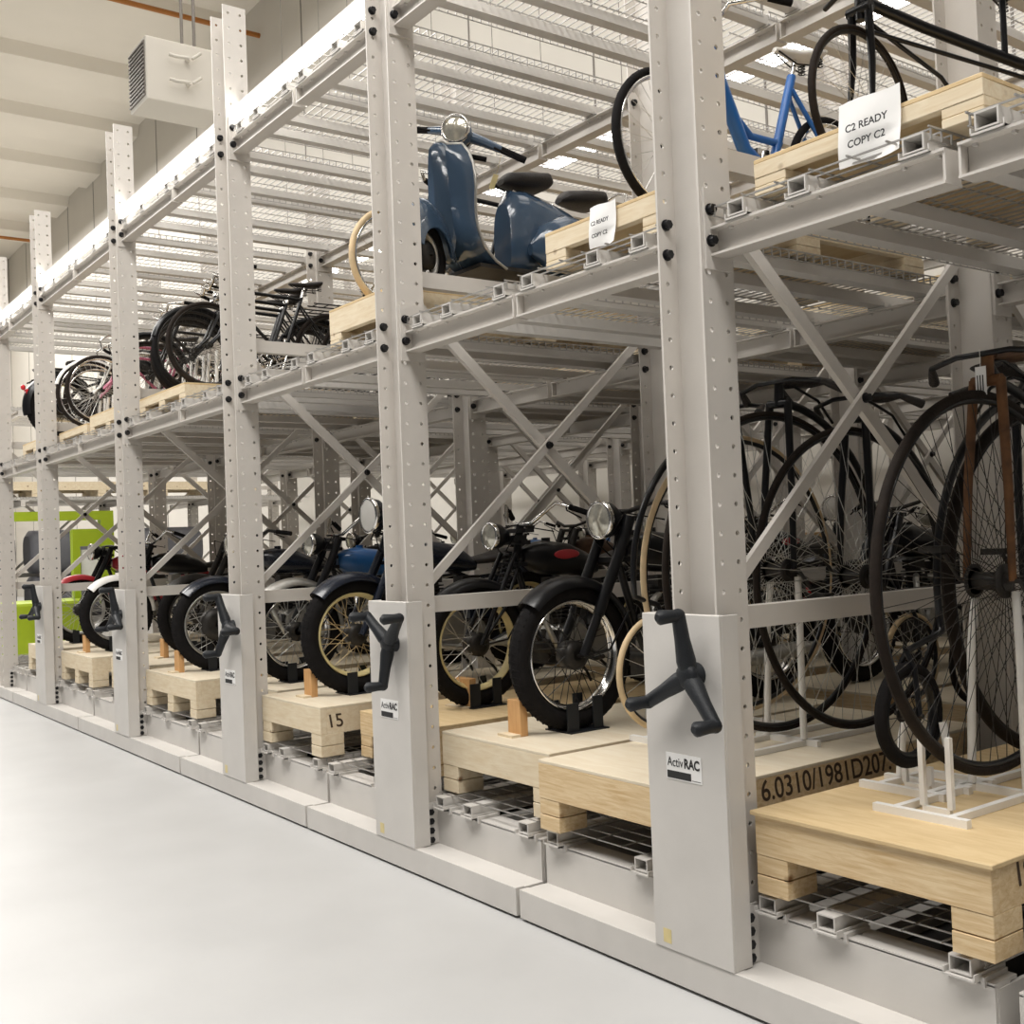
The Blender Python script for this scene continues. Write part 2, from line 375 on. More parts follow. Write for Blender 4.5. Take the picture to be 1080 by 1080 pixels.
def rack(xc, hl, hr, label, angles=None, arms=(True, True), box=True, bl=None, br=None, name='mobile_rack'):
    R = thing(name, label, 'storage rack', (xc, 0, 0), 0, 'mobile storage racks')
    bl = bl or hl - .012; br = br or hr - .012; LY = RP * (NR - 1) + .35
    # base
    bev(MB().box(-bl, -.027, .012, br, .02, .1305).box(-bl, .024, .02, br, .122, .127).box(-bl, .02, .02, br, .024, .118).build('base_front_channel', steel2, R), .003)
    g = MB()
    for x in (-.17, .11): g.box(x, .14, .02, x + .06, LY, .11)
    g.box(-bl, .132, .02, -bl + .012, LY, .29).box(br - .012, .132, .02, br, LY, .29)
    g.build('base_side_rail', steel2, R)
    MB().box(-bl + .01, .16, .022, br - .01, LY, .034).build('base_shade_sheet', base_shade, R)  # added dark sheet: shade under the decks put into its colour
    g = MB()
    for x in (-bl + .05, br - .09):
        for k in range(NR): g.cyl((x, .5 + k * 1.65, .06), (x + .04, .5 + k * 1.65, .06), .058, 14)
    g.build('base_wheels', bolt_m, R)
    for r in range(NR):
        c = link('column', COL, R, (0, r * RP, 0))
        for sgn in (1, -1):
            hh = hr if sgn > 0 else hl
            if not arms[0 if sgn < 0 else 1]: continue
            rot = 0 if sgn > 0 else PI
            # mirrored arms: rotate by 180 about z through flange centre
            yo = r * RP if sgn > 0 else r * RP + D
            bw = br if sgn > 0 else bl
            link('base_arm', shared(('base_arm', round(bw - .004, 3)), base_arm_mesh(bw - .004), steel2), R, (0, r * RP, 0)).scale = (sgn, 1, 1)
            for Z in (L2, L3):
                link('arm', shared(('arm', round(hh - .008, 3)), arm_mesh(hh - .008), steel), R, (0, yo, Z), (0, 0, rot))
            if r < 4 or sgn > 0:
                for Z in (2.597, 2.705, 4.224, 4.333):
                    if sgn > 0: link('bolt', BOLT, c, (W/2 + .012, .036, Z))
                    else: link('bolt', BOLT, c, (-W/2 + t, .036, Z))
                if r == 0 and sgn > 0:
                    for Z in (.15, .195, .24, .285): link('bolt', BOLT, c, (W/2 + .001, .08, Z))
    # x bracing between rows
    for r in range(NR - 1):
        y0, y1 = r * RP + D, (r + 1) * RP
        MB().box(-.028, y0 - .06, 1.25, .030, y1 + .085, 1.33).build('brace_strut', steel, R)
        MB().box(-.028, y0 - .06, 2.90, .030, y1 + .085, 2.98).build('brace_strut', steel, R)
        MB().beam((-.012, y0 - .02, 2.86), (-.012, y1 + .02, 1.36), .028, .055, (0, 0, 1)).build('cross_brace', steel, R)
        MB().beam((.018, y0 - .02, 1.36), (.018, y1 + .02, 2.86), .022, .045, (0, 0, 1)).build('cross_brace', steel, R)
        link('bolt', BOLT, R, (.03, (y0 + y1) / 2, 2.11))
    # purlins, clips and wire decks
    for sgn in (1, -1):
        if not arms[0 if sgn < 0 else 1]: continue
        hh = hr if sgn > 0 else hl
        bw = br if sgn > 0 else bl
        for lev, (Z, offs) in enumerate(((.306, (.19, .43 if hh < 1.2 else .65, bw - .09)), (L2 + .1, (.24, .5 + (hh-1.02)*.5, hh - .10)), (L3 + .1, (.24, .5 + (hh-1.02)*.5, hh - .10)))):
            for o_ in offs:
                p_ = link('purlin', shared(('purlin', round(LY, 2)), purlin_mesh(LY), steel if lev else steel2), R, (sgn * o_, .06 if lev == 0 else .0, Z + .012))
                for r in range(2 if lev else 1):
                    cl = shared(('clip', 1), clip_mesh, steel2)
                    link('clip', cl, p_, (0, r * RP + (.03 if lev else .02), -.010))
            for r in range(NR - 1):
                x0, x1 = .135, bw - .035 if lev == 0 else hh - .045
                link('wire_deck', shared(('wire_deck', lev == 0, round(x1, 3)), deck_mesh(x0, x1, RP - .02, .085 if lev == 0 else .05), zinc), R,
                     (0, r * RP + (.12 if lev == 0 else .02), Z + .065)).scale = (sgn, 1, 1)
    if box: crank_box(R, xc, angles)
    return R
XC = {5: -.1057, 4: -2.1514, 3: -4.2144, 2: -6.5883, 1: -9.2677, 0: -11.30}
rack(XC[5], 1.02, 1.012, 'grey steel mobile rack nearest the camera, holding the tall penny-farthings', (93, -48, 210), bl=1.065, br=.985)
rack(XC[4], 1.02, 1.02, 'grey steel rack second from the camera, with blue scooter on upper shelf', (140, 40, 264), bl=1.05, br=.955)
rack(XC[3], 1.03, 1.02, 'grey steel rack third from the camera, left of the scooter rack', (112, -5, 238), bl=1.055, br=.99)
rack(XC[2], 1.34, 1.33, 'wider grey steel rack with dark bicycles on upper shelf', (95, -25, 215), bl=1.375, br=1.295)
rack(XC[1], 1.33, 1.32, 'grey steel rack with the pink bicycle shelf and white-mudguard motorcycle below', (95, -30, 210), bl=1.34, br=1.275)
rack(XC[0], 1.33, .67, 'grey steel mobile rack at the far left end of the row', None, box=False, bl=1.32, br=.66)
rack(1.95, 1.02, 1.02, 'grey steel rack at the right edge, only its left shelf arms showing', (95, -25, 215), arms=(True, False))
rack(-19.9, 1.33, 1.33, 'distant grey steel rack across the open aisle at far left', None, box=False, name='static_rack')
# ------------------------------------------------------------------ strip lights
def strip(x0, x1, y, z, label, group):
    o = thing('strip_light', label, 'light', ((x0 + x1) / 2, y, z), 0, group); L = (x1 - x0) / 2
    MB().box(-L, -.02, .040, L, .02, .065).build('housing', lampbody, o)
    MB().tube([(-L + .01, 0, 0), (L - .01, 0, 0)], .044, 12).build('lamp_tube', lampm, o)
    if z > 4.6:
        MB().cyl((-L * .7, 0, .05), (-L * .7, 0, CZ - z), .004, 5).cyl((L * .7, 0, .05), (L * .7, 0, CZ - z), .004, 5).build('hanging_wire', grille, o)
    return o
order = [5, 4, 3, 2, 1, 0]
names_ = ['between the scooter rack and the penny-farthing rack, at frame top', 'right of the third column, brightest in view', 'between third column and the dark bicycle rack',
          'above the pink bicycle rack', 'furthest left, at the end of the row']
strip(XC[5] + W/2 + .005, 1.95 - W/2 - .005, .11, 4.452, 'lit white strip light over the nearest rack, above the frame', 'front strip lights')
for k in range(5):
    a, b = order[k], order[k+1]
    strip(XC[b] + W/2 + .005, XC[a] - W/2 - .005, .11, 4.452, 'lit white strip light ' + names_[k], 'front strip lights')
for k in range(7):
    strip(-11.5 + 1.9 * k, -9.9 + 1.9 * k, 3.78, 5.12, ('first', 'second', 'third', 'fourth', 'fifth', 'sixth', 'seventh')[k] + ' from left of the lit strip lights hung behind the upper decks', 'rear strip lights')
# ------------------------------------------------------------------ pallets
def pallet(x0, x1, y0, y1, z0, z1, label, top=ply, body=pine, over=0, cat='pallet', group='pallets on the lower shelves', name='wooden_pallet', blk=.13):
    o = thing(name, label, cat, ((x0+x1)/2, y0, z0), 0, group); hx = (x1-x0)/2; L = y1-y0; h_ = z1-z0
    hb = min(blk, h_ * .48); tp = .014
    bev(MB().box(-hx - over, -over, h_ - tp, hx + over, L, h_).build('top_sheet', top, o), .002, 1)
    for y in (0, L/2 - .045, L - .09): bev(MB().box(-hx, y, hb, hx, y + .04 if y == 0 else y + .09, h_ - tp).build('cross_board', body, o), .002, 1)
    for x in (-hx, hx - .04): bev(MB().box(x + .0006, .04, hb, x + .0394, L - .09, h_ - tp).build('side_board', body, o), .002, 1)
    for x in (-hx, -.06, hx - .13) if hx > .5 else (-hx, hx - .13):
        for y in (0, L/2 - .07, L - .14):
            bb = MB().box(x, y, 0, x + .13, y + .15, hb * .47).box(x, y + .002, hb * .5, x + .13, y + .15, hb)
            bev(bb.build('block', body, o), .002, 1)
    return o
Z1 = .306 + .012 + .05 + .012
P = {}
P['5R'] = pallet(.055, .905, .08, 1.9, Z1, .655, 'tan plywood-topped pallet nearest the camera, under the penny-farthings at right', plyo, pineo, .012)
P['5L'] = pallet(-1.12, -.24, .06, 1.95, Z1, .67, 'long pale pallet left of the big crank post, with number written on side', ply, pineo)
P['4R'] = pallet(-2.03, -1.17, .16, 2.1, Z1, .67, 'pale pallet under the black motorcycle with chrome rim', ply, pine)
P['4L'] = pallet(-3.14, -2.30, .30, 2.3, Z1, .64, 'tan pallet under the yellow-rimmed motorcycle behind second crank post', plyo, pineo)
P['3R'] = pallet(-4.08, -3.25, .10, 2.2, Z1, .67, 'pale pallet with stacked block end, under the front yellow-wheeled motorcycle')
P['3L'] = pallet(-5.2, -4.4, .35, 2.4, Z1, .64, 'pale pallet under the motorcycle with blue tank')
P['2R'] = pallet(-6.45, -5.32, .12, 2.2, Z1, .66, 'pale pallet under the motorcycle with the big drum hub')
P['2L'] = pallet(-7.85, -6.75, .25, 2.3, Z1, .66, 'pale pallet behind fourth crank post, number on its end')
P['1R'] = pallet(-9.1, -8.0, .12, 2.2, Z1, .66, 'pale pallet under the motorcycle with white mudguard')
P['1L'] = pallet(-10.5, -9.4, .12, 2.2, Z1, .66, 'pale pallet far left under the red motorcycle')
WHERE = {'5R': 'the rusty-forked penny-farthing', '5L': 'the penny-farthings left of the nearest column', '4R': 'the chrome-rimmed motorcycle', '4L': 'the yellow-rimmed motorcycle',
 '3R': 'the midnight-blue motorcycle', '3L': 'the blue-tanked motorcycle', '2R': 'the drum-hub motorcycle', '2L': 'the rusty brown motorcycle', '1R': 'the white-mudguard motorcycle', '1L': 'the red motorcycle at far left'}
for key, x in (('5R', .5), ('5L', -.68), ('4R', -1.6), ('4L', -2.72), ('3R', -3.67), ('3L', -4.78), ('2R', -5.9), ('2L', -7.25), ('1R', -8.6), ('1L', -9.95)):
    dn = WHERE[key]
    for r_, y in ((1, 2.55), (2, 4.85)):
        hw = .42 if abs(x) < 5 else .52
        pallet(x - hw, x + hw, y, y + 2.05, Z1, .65, ('second-row pallet straight behind ' if r_ == 1 else 'third-row pallet deep behind ') + dn, ply, pineo, 0, 'pallet', 'second row pallets' if r_ == 1 else 'third row pallets')
def writing(par, body, size, loc, rot, sx=1, mt=inkb): return text('handwriting', body, size, mt, par, loc, rot, .001, sx=sx, shear=-.15)
writing(P['5L'], '6.0310/1981D207.', .115, (.4405, .80, .225), (PI/2, 0, PI/2), .95)
writing(P['5R'], '1981', .10, (.426, .22, .215), (PI/2, 0, PI/2))
writing(P['3R'], '15', .11, (.416, .10, .2), (PI/2, 0, PI/2))
writing(P['2L'], '1974', .13, (.56, .3, .2), (PI/2, 0, PI/2))
# upper shelf crates
Z2 = L2 + .1 + .012 + .05 + .012
def crate(x0, x1, y0, y1, z1, label, over=0): return pallet(x0, x1, y0, y1, Z2, z1, label, plyo, pine, over, 'crate', 'pallet crates on the upper shelf', 'pallet_crate', .07)
c5 = crate(.16, .985, .10, 1.5, 2.84, 'pale pallet crate at top right under the black bicycle')
c4 = crate(-.98, -.26, .10, 1.7, 2.875, 'pale pallet crate beside the blue scooter, white paper sheet on front')
crate(-2.96, -2.27, .10, 2.1, 2.93, 'pale pallet crate under the blue scooter, behind second column')
crate(-6.4, -5.35, .12, 2.0, 2.86, 'pale pallet crate under the row of dark bicycles')
crate(-7.95, -6.85, .15, 1.9, 2.90, 'pale pallet crate on the upper shelf right of the pink bicycle')
crate(-9.05, -8.05, .15, 1.9, 2.85, 'pale pallet crate under the pink bicycle')
crate(-10.5, -9.45, .12, 1.9, 2.87, 'pale pallet crate at far left under a motorcycle wheel')
for k, (x0, x1) in enumerate(((-.98, -.26), (-2.0, -1.3), (.2, .98), (-3.1, -2.35), (-4.05, -3.3), (-5.2, -4.4), (-7.9, -6.9), (-9.1, -8.1))):
    crate(x0, x1, 2.4, 4.3, 2.88, 'rear crate on the upper shelf behind ' + ('the crate with paper by the scooter', 'the empty deck right of the scooter', 'the top right crate', 'the scooter crate', 'the empty third shelf', 'the dark bicycle stack', 'the leftmost dark bicycles', 'the pink bicycle')[k])['group'] = 'rear upper crates'
def sheet(loc, w_, h_, lines, label, tilt=0, lean=-.05):
    pts = []; 
    for j in range(9):
        v = j / 8; pts.append([((u/6 - .5) * w_, -.006 - .012 * math.sin(v * 3 + u * .7) * v, -v * h_ + .004 * math.sin(u)) for u in range(7)])
    o = thing('paper_sheet', label, 'paper', loc, 0, None); o.rotation_euler = (lean, tilt, 0)
    MB().grid(pts, True, (0, .0015, 0)).build('sheet', paper, o)
    for k, l in enumerate(lines): text('printed_text', l, w_ * .15, ink, o, (.0, -.022, -h_ * .45 - k * .05), (PI/2, 0, 0), .0005)
    return o
sheet((.625, .098, 2.90), .215, .20, ('C2 READY', 'COPY C2'), 'white printed paper sheet hanging on the right-hand crate')
sheet((-.60, .098, 2.90), .15, .165, ('C2 READY', 'COPY C2'), 'white printed paper sheet hanging on the crate beside the blue scooter')

# ------------------------------------------------------------------ wheels
def wheel(parent, name, c, R, tr, tyre_m, rim_m, spoke_m, ns=36, hubr=.022, hubw=.09, tan=True, sr=.0016, rimd=.022, drum=0, tread=False, nt=56):
    g = MB(); prof = [(R - tr + tr * math.cos(a), tr * math.sin(a)) for a in [2*PI*k/10 for k in range(11)]]
    g.lathe(prof, (0, 0, 0), 'x', nt)
    if tread:
        for k in range(60):
            a = 2*PI*k/60; ca, sa = math.cos(a), math.sin(a)
            for s_ in (-1, 1): g.beam((s_*tr*.15, (R-.001)*ca, (R-.001)*sa), (s_*tr*.72, (R - tr*.35)*math.cos(a + .03), (R - tr*.35)*math.sin(a + .03)), .009, .007, (0, ca, sa))
    ty = g.build(name, tyre_m, parent, c)
    ri = R - 2*tr
    MB().lathe([(ri + .006, -tr*.75), (ri - .002, -tr*.7), (ri - rimd, 0), (ri - .002, tr*.7), (ri + .006, tr*.75), (ri + .004, 0), (ri + .006, -tr*.75)], (0, 0, 0), 'x', nt).build('rim', rim_m, ty)
    g = MB()
    for k in range(ns):
        a = 2*PI*k/ns; s_ = 1 if k % 2 else -1; off = (.55 if (k // 2) % 2 else -.55) if tan else 0
        hr_ = max(hubr, drum * .8) if tan else hubr
        g.tube([(s_*hubw*.42, hr_*math.cos(a + off*1.6), hr_*math.sin(a + off*1.6)), (0, (ri - rimd*.5)*math.cos(a), (ri - rimd*.5)*math.sin(a))], sr, 4, False)
    g.build('spokes', spoke_m, ty)
    g = MB().cyl((-hubw/2, 0, 0), (hubw/2, 0, 0), hubr, 14).cyl((-hubw*.8, 0, 0), (hubw*.8, 0, 0), .008, 8)
    for s_ in (-1, 1): g.cyl((s_*hubw*.40, 0, 0), (s_*hubw*.46, 0, 0), hubr*1.5, 16)
    if drum: g.lathe([(.0, .055), (drum*.55, .055), (drum, .045), (drum, -.03), (drum*.6, -.045), (0, -.045)], (0, 0, 0), 'x', 28)
    g.build('hub', darkmetal, ty)
    return ty
def arc(c, R, a0, a1, n, x=0): return [(x, c[1] + R*math.cos(a0 + (a1-a0)*k/n), c[2] + R*math.sin(a0 + (a1-a0)*k/n)) for k in range(n+1)]
def fender(c, R, w_, a0, a1, n=18, drop=.03, x=0):
    g = MB(); rows = []
    for k in range(n+1):
        a = a0 + (a1-a0)*k/n; row = []
        for j in range(9):
            b = PI * j / 8; rr = R + drop*math.sin(b) - drop; xx = w_*math.cos(b)
            rr = R - drop*(1 - math.sin(b))
            row.append((x + xx, c[1] + rr*math.cos(a), c[2] + rr*math.sin(a)))
        rows.append(row)
    # second skin for thickness
    g.grid(rows, True)
    rows2 = [[(p[0]*.94 + x*.06, c[1] + (p[1]-c[1])*.985, c[2] + (p[2]-c[2])*.985) for p in r] for r in rows]
    g.grid([r[::-1] for r in rows2], True)
    return g
# ------------------------------------------------------------------ motorcycle
def motorcycle(label, loc, rz, paint=blackpaint, tank=None, rim=chrome, spoke=alu, ff=None, rear_big=True, R=.36, tr=.05, lamp=True, lz=.985, ly=0, lamp_r=.09, drum=.07, bars='flat', exh=alu, girder=False, group='motorcycles on the lower shelf', seat=leather, lens=glass, badge=None, fork_m=None, body=None):
    o = thing('motorcycle', label, 'motorcycle', loc, rz, group)
    tank = tank or paint; ff = ff or paint; fork_m = fork_m or paint
    wheel(o, 'front_tyre', (0, 0, R), R, tr, rubber, rim, spoke, 36, .028, .11, True, .0022, .022, drum, True)
    wb = 1.36; RW = (0, wb, R)
    wheel(o, 'rear_tyre', RW, R, tr*1.05, rubber, rim, spoke, 36, .03, .11, True, .0022, .022, .09, True)
    fender((0, 0, R), R + .028, tr + .028, math.radians(2), math.radians(136), 20, .055).build('front_mudguard', ff, o)
    fender((0, wb, R), R + .035, tr + .03, math.radians(-15), math.radians(140), 20, .06).build('rear_mudguard', ff, o)
    hd = Vector((0, .29, .92))
    g = MB()
    for s_ in (-1, 1):
        x = s_*(tr + .045)
        if girder:
            g.tube([(x, -.02, R), (x*.9, .10, R + .22), (x*.75, .26, .88)], .014, 8).tube([(x, -.02, R), (x*.9, .16, R + .2), (x*.75, .30, .84)], .010, 6)
        else:
            g.tube([(x, 0, R), (x, .10, R + .19)], .024, 10).tube([(x, .10, R + .19), (x, .27, .88), (x, .33, 1.02)], .029, 10)
        g.tube([(x, .0, R), (x*1.1, .16, R + .02), (x, .30, R + .20)], .006, 5)
    g.box(-.11, .25, .80, .11, .32, .825).box(-.11, .28, .93, .11, .35, .955).cyl((0, .31, .78), (0, .36, 1.05), .026, 10).box(-.11, .31, 1.0, .11, .38, 1.025)
    if girder:
        pts = []
        for k in range(64): 
            a = k * .9; pts.append((.028*math.cos(a), .20 + k*.0012, .70 + k*.0034 + .028*math.sin(a)*.2))
        g.tube([(.03*math.cos(k*.7), .215 + .03*math.sin(k*.7) + k*.0007, .66 + k*.003) for k in range(80)], .006, 5)
    g.build('fork', fork_m, o)
    if lamp:
        l = MB().lathe([(0, .13), (lamp_r*.5, .11), (lamp_r*.9, .055), (lamp_r, 0), (lamp_r*1.0, -.012)], (0, .14 + ly, lz), 'y', 24).box(-.1, .235 + ly, lz-.04, .1, .33, lz+.0).build('headlamp', paint, o)
        MB().lathe([(0, -.032), (lamp_r*.5, -.028), (lamp_r*.88, -.014)], (0, .14 + ly, lz), 'y', 24).build('lens', lens, l)
        MB().lathe([(lamp_r*.86, -.016), (lamp_r*.95, -.022), (lamp_r*1.06, -.010), (lamp_r*1.02, .008)], (0, .14 + ly, lz), 'y', 24).build('chrome_ring', chrome, l)
    hb = {'flat': [(-.36, .50, 1.06), (-.22, .38, 1.09), (-.08, .34, 1.05), (.08, .34, 1.05), (.22, .38, 1.09), (.36, .50, 1.06)],
          'high': [(-.38, .58, 1.10), (-.25, .44, 1.17), (-.12, .35, 1.05), (.12, .35, 1.05), (.25, .44, 1.17), (.38, .58, 1.10)],
          'low': [(-.34, .38, 1.0), (-.2, .32, 1.04), (-.08, .34, 1.045), (.08, .34, 1.045), (.2, .32, 1.04), (.34, .38, 1.0)]}[bars]
    g = MB().tube(hb, .0125, 8); hbo = g.build('handlebar', chrome if bars == 'high' else darkmetal, o)
    for s_ in (0, -1):
        g = MB(); a = Vector(hb[s_]); b = Vector(hb[1 if s_ == 0 else -2]); d = (b-a).normalized()
        g.cyl(a - d*.01, a + d*.12, .018, 10).tube([a + d*.14, a + d*.10 + Vector((0, -.04, -.015)), a + Vector((0, -.05, -.03))], .005, 5)
        g.build('grip', rubber, hbo)
    g = MB()
    for s_ in (-1, 1): g.tube([(s_*.25, .42, 1.0), (s_*.15, .25, 1.04), (s_*.04, .22, .9), (s_*.03, .4, .75)], .004, 5)
    g.build('cable', rubber, o)
    # frame
    g = MB()
    g.tube([(0, .33, .90), (0, .50, .83), (0, .95, .66), (0, 1.0, .45)], .019, 8).tube([(0, .32, .80), (0, .44, .42), (0, .52, .25)], .020, 8)
    for s_ in (-1, 1):
        g.tube([(s_*.06, .50, .24), (s_*.10, .9, .22), (s_*.09, wb, R)], .015, 8).tube([(s_*.05, .93, .66), (s_*.09, 1.18, .56), (s_*.09, wb, R)], .013, 8)
        g.tube([(s_*.13, .72, .24), (s_*.22, .72, .22), (s_*.30, .72, .24)], .014, 8).tube([(s_*.06, .95, .68), (s_*.10, 1.45, .72), (s_*.10, 1.68, .62)], .009, 6)
        g.tube([(s_*.12, .8, .24), (s_*.14, .95, .10), (s_*.16, 1.0, .03)], .01, 6)
    g.build('frame', paint, o)
    # tank
    tk = MB().loft([((0, .36, .855), .035, .05), ((0, .42, .85), .085, .085), ((0, .52, .845), .115, .105), ((0, .68, .83), .12, .10), ((0, .82, .80), .10, .075), ((0, .92, .77), .06, .04)], 20, True, 2.4).cyl((0, .55, .94), (0, .55, .965), .028, 12)
    tko = tk.build('fuel_tank', tank, o)
    if badge: 
        for s_ in (-1, 1): MB().ell((s_*.116, .62, .86), .006, .10, .03, 16, 8).build('tank_badge', badge, tko)
    # engine
    g = MB().ell((0, .70, .34), .085, .17, .14, 20, 12).cyl((-.12, .66, .33), (.12, .66, .33), .11, 20).cyl((-.105, .86, .33), (.105, .86, .33), .085, 18).box(-.07, .55, .22, .07, .95, .32)
    eo = g.build('engine', alu, o)
    MB().box(-.10, .46, .20, .10, .60, .34).box(-.09, .55, .30, .09, .98, .40).box(-.06, .80, .395, .06, .93, .70).cyl((-.13, .50, .30), (.13, .50, .30), .05, 12).build('gearbox', darkmetal, o)
    g = MB()
    for k in range(9): g.lathe([(.03, -.004), (.082, -.004), (.082, .004), (.03, .004)], (0, .62 - k*.004, .47 + k*.022), 'z', 16)
    g.cyl((0, .62, .44), (0, .58, .68), .05, 12).box(-.05, .54, .665, .05, .64, .72)
    g.build('cylinder_fins', darkmetal if exh is not chrome else alu, eo)
    MB().cyl((.03, .66, .60), (.03, .76, .60), .028, 10).cyl((.03, .76, .56), (.03, .76, .65), .022, 10).build('carburettor', alu, eo)
    MB().tube([(.05, .54, .62), (.10, .46, .60), (.13, .43, .45), (.14, .52, .26), (.15, .80, .22), (.15, 1.0, .24)], .019, 10).tube([(.15, .98, .24), (.15, 1.06, .25), (.15, 1.45, .27), (.15, 1.62, .28)], [.02, .04, .042, .02], 12).build('exhaust', exh, o)
    MB().prism([(.66 + .1*math.cos(a), .33 + .1*math.sin(a)) for a in [PI/2 + PI*k/8 for k in range(9)]] + [(1.36 + .08*math.cos(a), .36 + .08*math.sin(a)) for a in [-PI/2 + PI*k/8 for k in range(9)]], 'x', -.14, -.115).build('chain_case', paint, o)
    # saddle
    g = MB().loft([((0, .86, .80), .03, .015), ((0, .93, .80), .06, .028), ((0, 1.04, .81), .12, .035), ((0, 1.15, .83), .15, .04), ((0, 1.24, .845), .14, .035), ((0, 1.28, .85), .08, .02)], 18, True, 2.2)
    so = g.build('saddle', seat, o)
    g = MB()
    for s_ in (-1, 1): g.tube([(s_*.09 + .022*math.cos(k*.8), 1.17 + .022*math.sin(k*.8), .68 + k*.002) for k in range(60)], .004, 5)
    g.build('saddle_spring', alu, so)
    g = MB().box(-.09, 1.30, .76, .09, 1.62, .775)
    for s_ in (-1, 1): g.tube([(s_*.09, 1.30, .77), (s_*.09, 1.62, .77), (s_*.09, 1.42, .5)], .008, 6)
    g.build('luggage_rack', paint, o)
    MB().ell((0, 1.74, .56), .03, .025, .03, 12, 8).box(-.05, 1.70, .46, .05, 1.72, .54).build('tail_lamp', redlamp, o)
    MB().box(-.17, .74, .42, -.10, .96, .58).box(.09, .78, .42, .16, .94, .56).cyl((-.1, .8, .5), (-.19, .8, .5), .03, 10).build('tool_box', body or paint, o)
    return o
def chock(x, y, z, label, big=False, sc=1):
    o = thing('wheel_chock', label, 'wheel chock', (x, y, z), 0, 'wooden wheel chocks')
    bev(MB().box(-.05*sc, 0, 0, .05*sc, .045, .17).build('upright', chockm, o), .002, 1)
    MB().box(-.07*sc, -.05, 0, .05*sc, .0, .012).build('foot', pine, o)
    return o
def clamp(x, y, z, label):
    o = thing('wheel_clamp', label, 'wheel stand', (x, y, z), 0, 'black wheel clamps')
    g = MB()
    for s_ in (-1, 1): g.box(s_*.075 - .004, -.10, 0, s_*.075 + .004, -.03, .14).box(s_*.075 - .004, .06, 0, s_*.075 + .004, .12, .16)
    g.box(-.1, -.10, 0, .1, .14, .006)
    g.build('bracket', blackp, o)
    return o
motos = [
 ('4R', (-1.56, .62, .67), -.02, dict(ly=.08, lz=1.01, rim=chrome, spoke=darkmetal, lamp_r=.095, bars='flat', lens=glass), 'black motorcycle with chrome rims and big round headlamp, left of nearest crank post'),
 ('4L', (-2.74, .86, .64), .0, dict(rim=yellowrim, girder=True, badge=redp, lamp_r=.08, bars='high'), 'black motorcycle with yellow rims and red tank badge, behind second crank post'),
 ('3R', (-3.66, .56, .67), .0, dict(lz=1.12, lens=whitep, paint=navy, rim=yellowrim, spoke=goldspoke, lamp_r=.115, R=.37, tr=.055, bars='low'), 'dark blue-black motorcycle with yellow-rimmed front wheel and white-faced headlamp'),
 ('3L', (-4.80, .68, .64), .0, dict(tank=bluep, ff=alu, exh=chrome, bars='high', lamp_r=.085), 'motorcycle with blue tank and silver mudguards, behind third crank post'),
 ('2R', (-5.92, .52, .66), .0, dict(paint=navy, drum=.13, rim=alu, lamp_r=.09), 'dark motorcycle with large drum front hub, right of fourth crank post'),
 ('2L', (-7.25, .85, .66), .0, dict(tank=brownleather, paint=darkmetal, ff=darkmetal, rim=darkmetal, lamp=False), 'old rusty brown motorcycle without headlamp behind fourth crank post'),
 ('1R', (-8.55, .52, .66), .0, dict(ff=whitep, rim=alu, bars='high', exh=chrome), 'black motorcycle with white front mudguard at left'),
 ('1L', (-10.0, .55, .66), .0, dict(rim=alu, exh=chrome, bars='low', tank=redp, body=redp, ff=redp), 'red motorcycle at the far left end of the row'),
]
mo = {}
for key, loc, rz, kw, lab in motos:
    mo[key] = motorcycle(lab, loc, rz, **kw)
    ty = kw.get('tr', .05)
    clamp(loc[0], loc[1], loc[2], 'black wheel clamp holding ' + WHERE[key])
    chock(*((-2.762, 0.769) if key == '4L' else (loc[0] - .08, loc[1] - .30)), loc[2], 'small wooden chock in front of ' + WHERE[key], sc=1.6 if key == '4L' else 1)
rear = [('5R', .42, '3L'), ('5L', -.62, '3L'), ('4R', -1.62, '4R'), ('4L', -2.75, '4L'), ('3R', -3.65, '4R'), ('3L', -4.8, '2L'), ('2R', -5.9, '4R'), ('2L', -7.2, '3R'), ('1R', -8.6, '4R'), ('1L', -9.95, '4R')]
for k, (s_, x, src) in enumerate(rear):
    dup(mo[src], (x, 2.95, .65), 0, 'second-row motorcycle in shadow straight behind ' + WHERE[s_], 'second row motorcycles')
    dup(mo[rear[(k+3) % 10][2]], (x, 5.25, .65), 0, 'third-row motorcycle deep in shadow behind ' + WHERE[s_], 'third row motorcycles')

# ------------------------------------------------------------------ bicycles
def saddle(o, c, mt=leather, L=.27, wd=.09):
    g = MB().loft([((c[0], c[1]-L*.55, c[2]), .014, .010), ((c[0], c[1]-L*.3, c[2]+.002), .026, .018), ((c[0], c[1], c[2]+.004), .045, .022), ((c[0], c[1]+L*.25, c[2]+.012), wd*.9, .026), ((c[0], c[1]+L*.42, c[2]+.018), wd, .024), ((c[0], c[1]+L*.46, c[2]+.018), wd*.6, .012)], 14)
    so = g.build('saddle', mt, o)
    g = MB()
    for s_ in (-1, 1):
        g.tube([(c[0] + s_*.012, c[1]-L*.5, c[2]-.008), (c[0] + s_*.02, c[1]-.02, c[2]-.045), (c[0] + s_*.05, c[1]+L*.36, c[2]-.04)], .004, 5)
        g.tube([(c[0] + s_*.05 + .016*math.cos(k*.9), c[1]+L*.36 + .016*math.sin(k*.9), c[2]-.045 + k*.0018) for k in range(30)], .003, 4)
    g.build('saddle_spring', darkmetal, so)
    return so
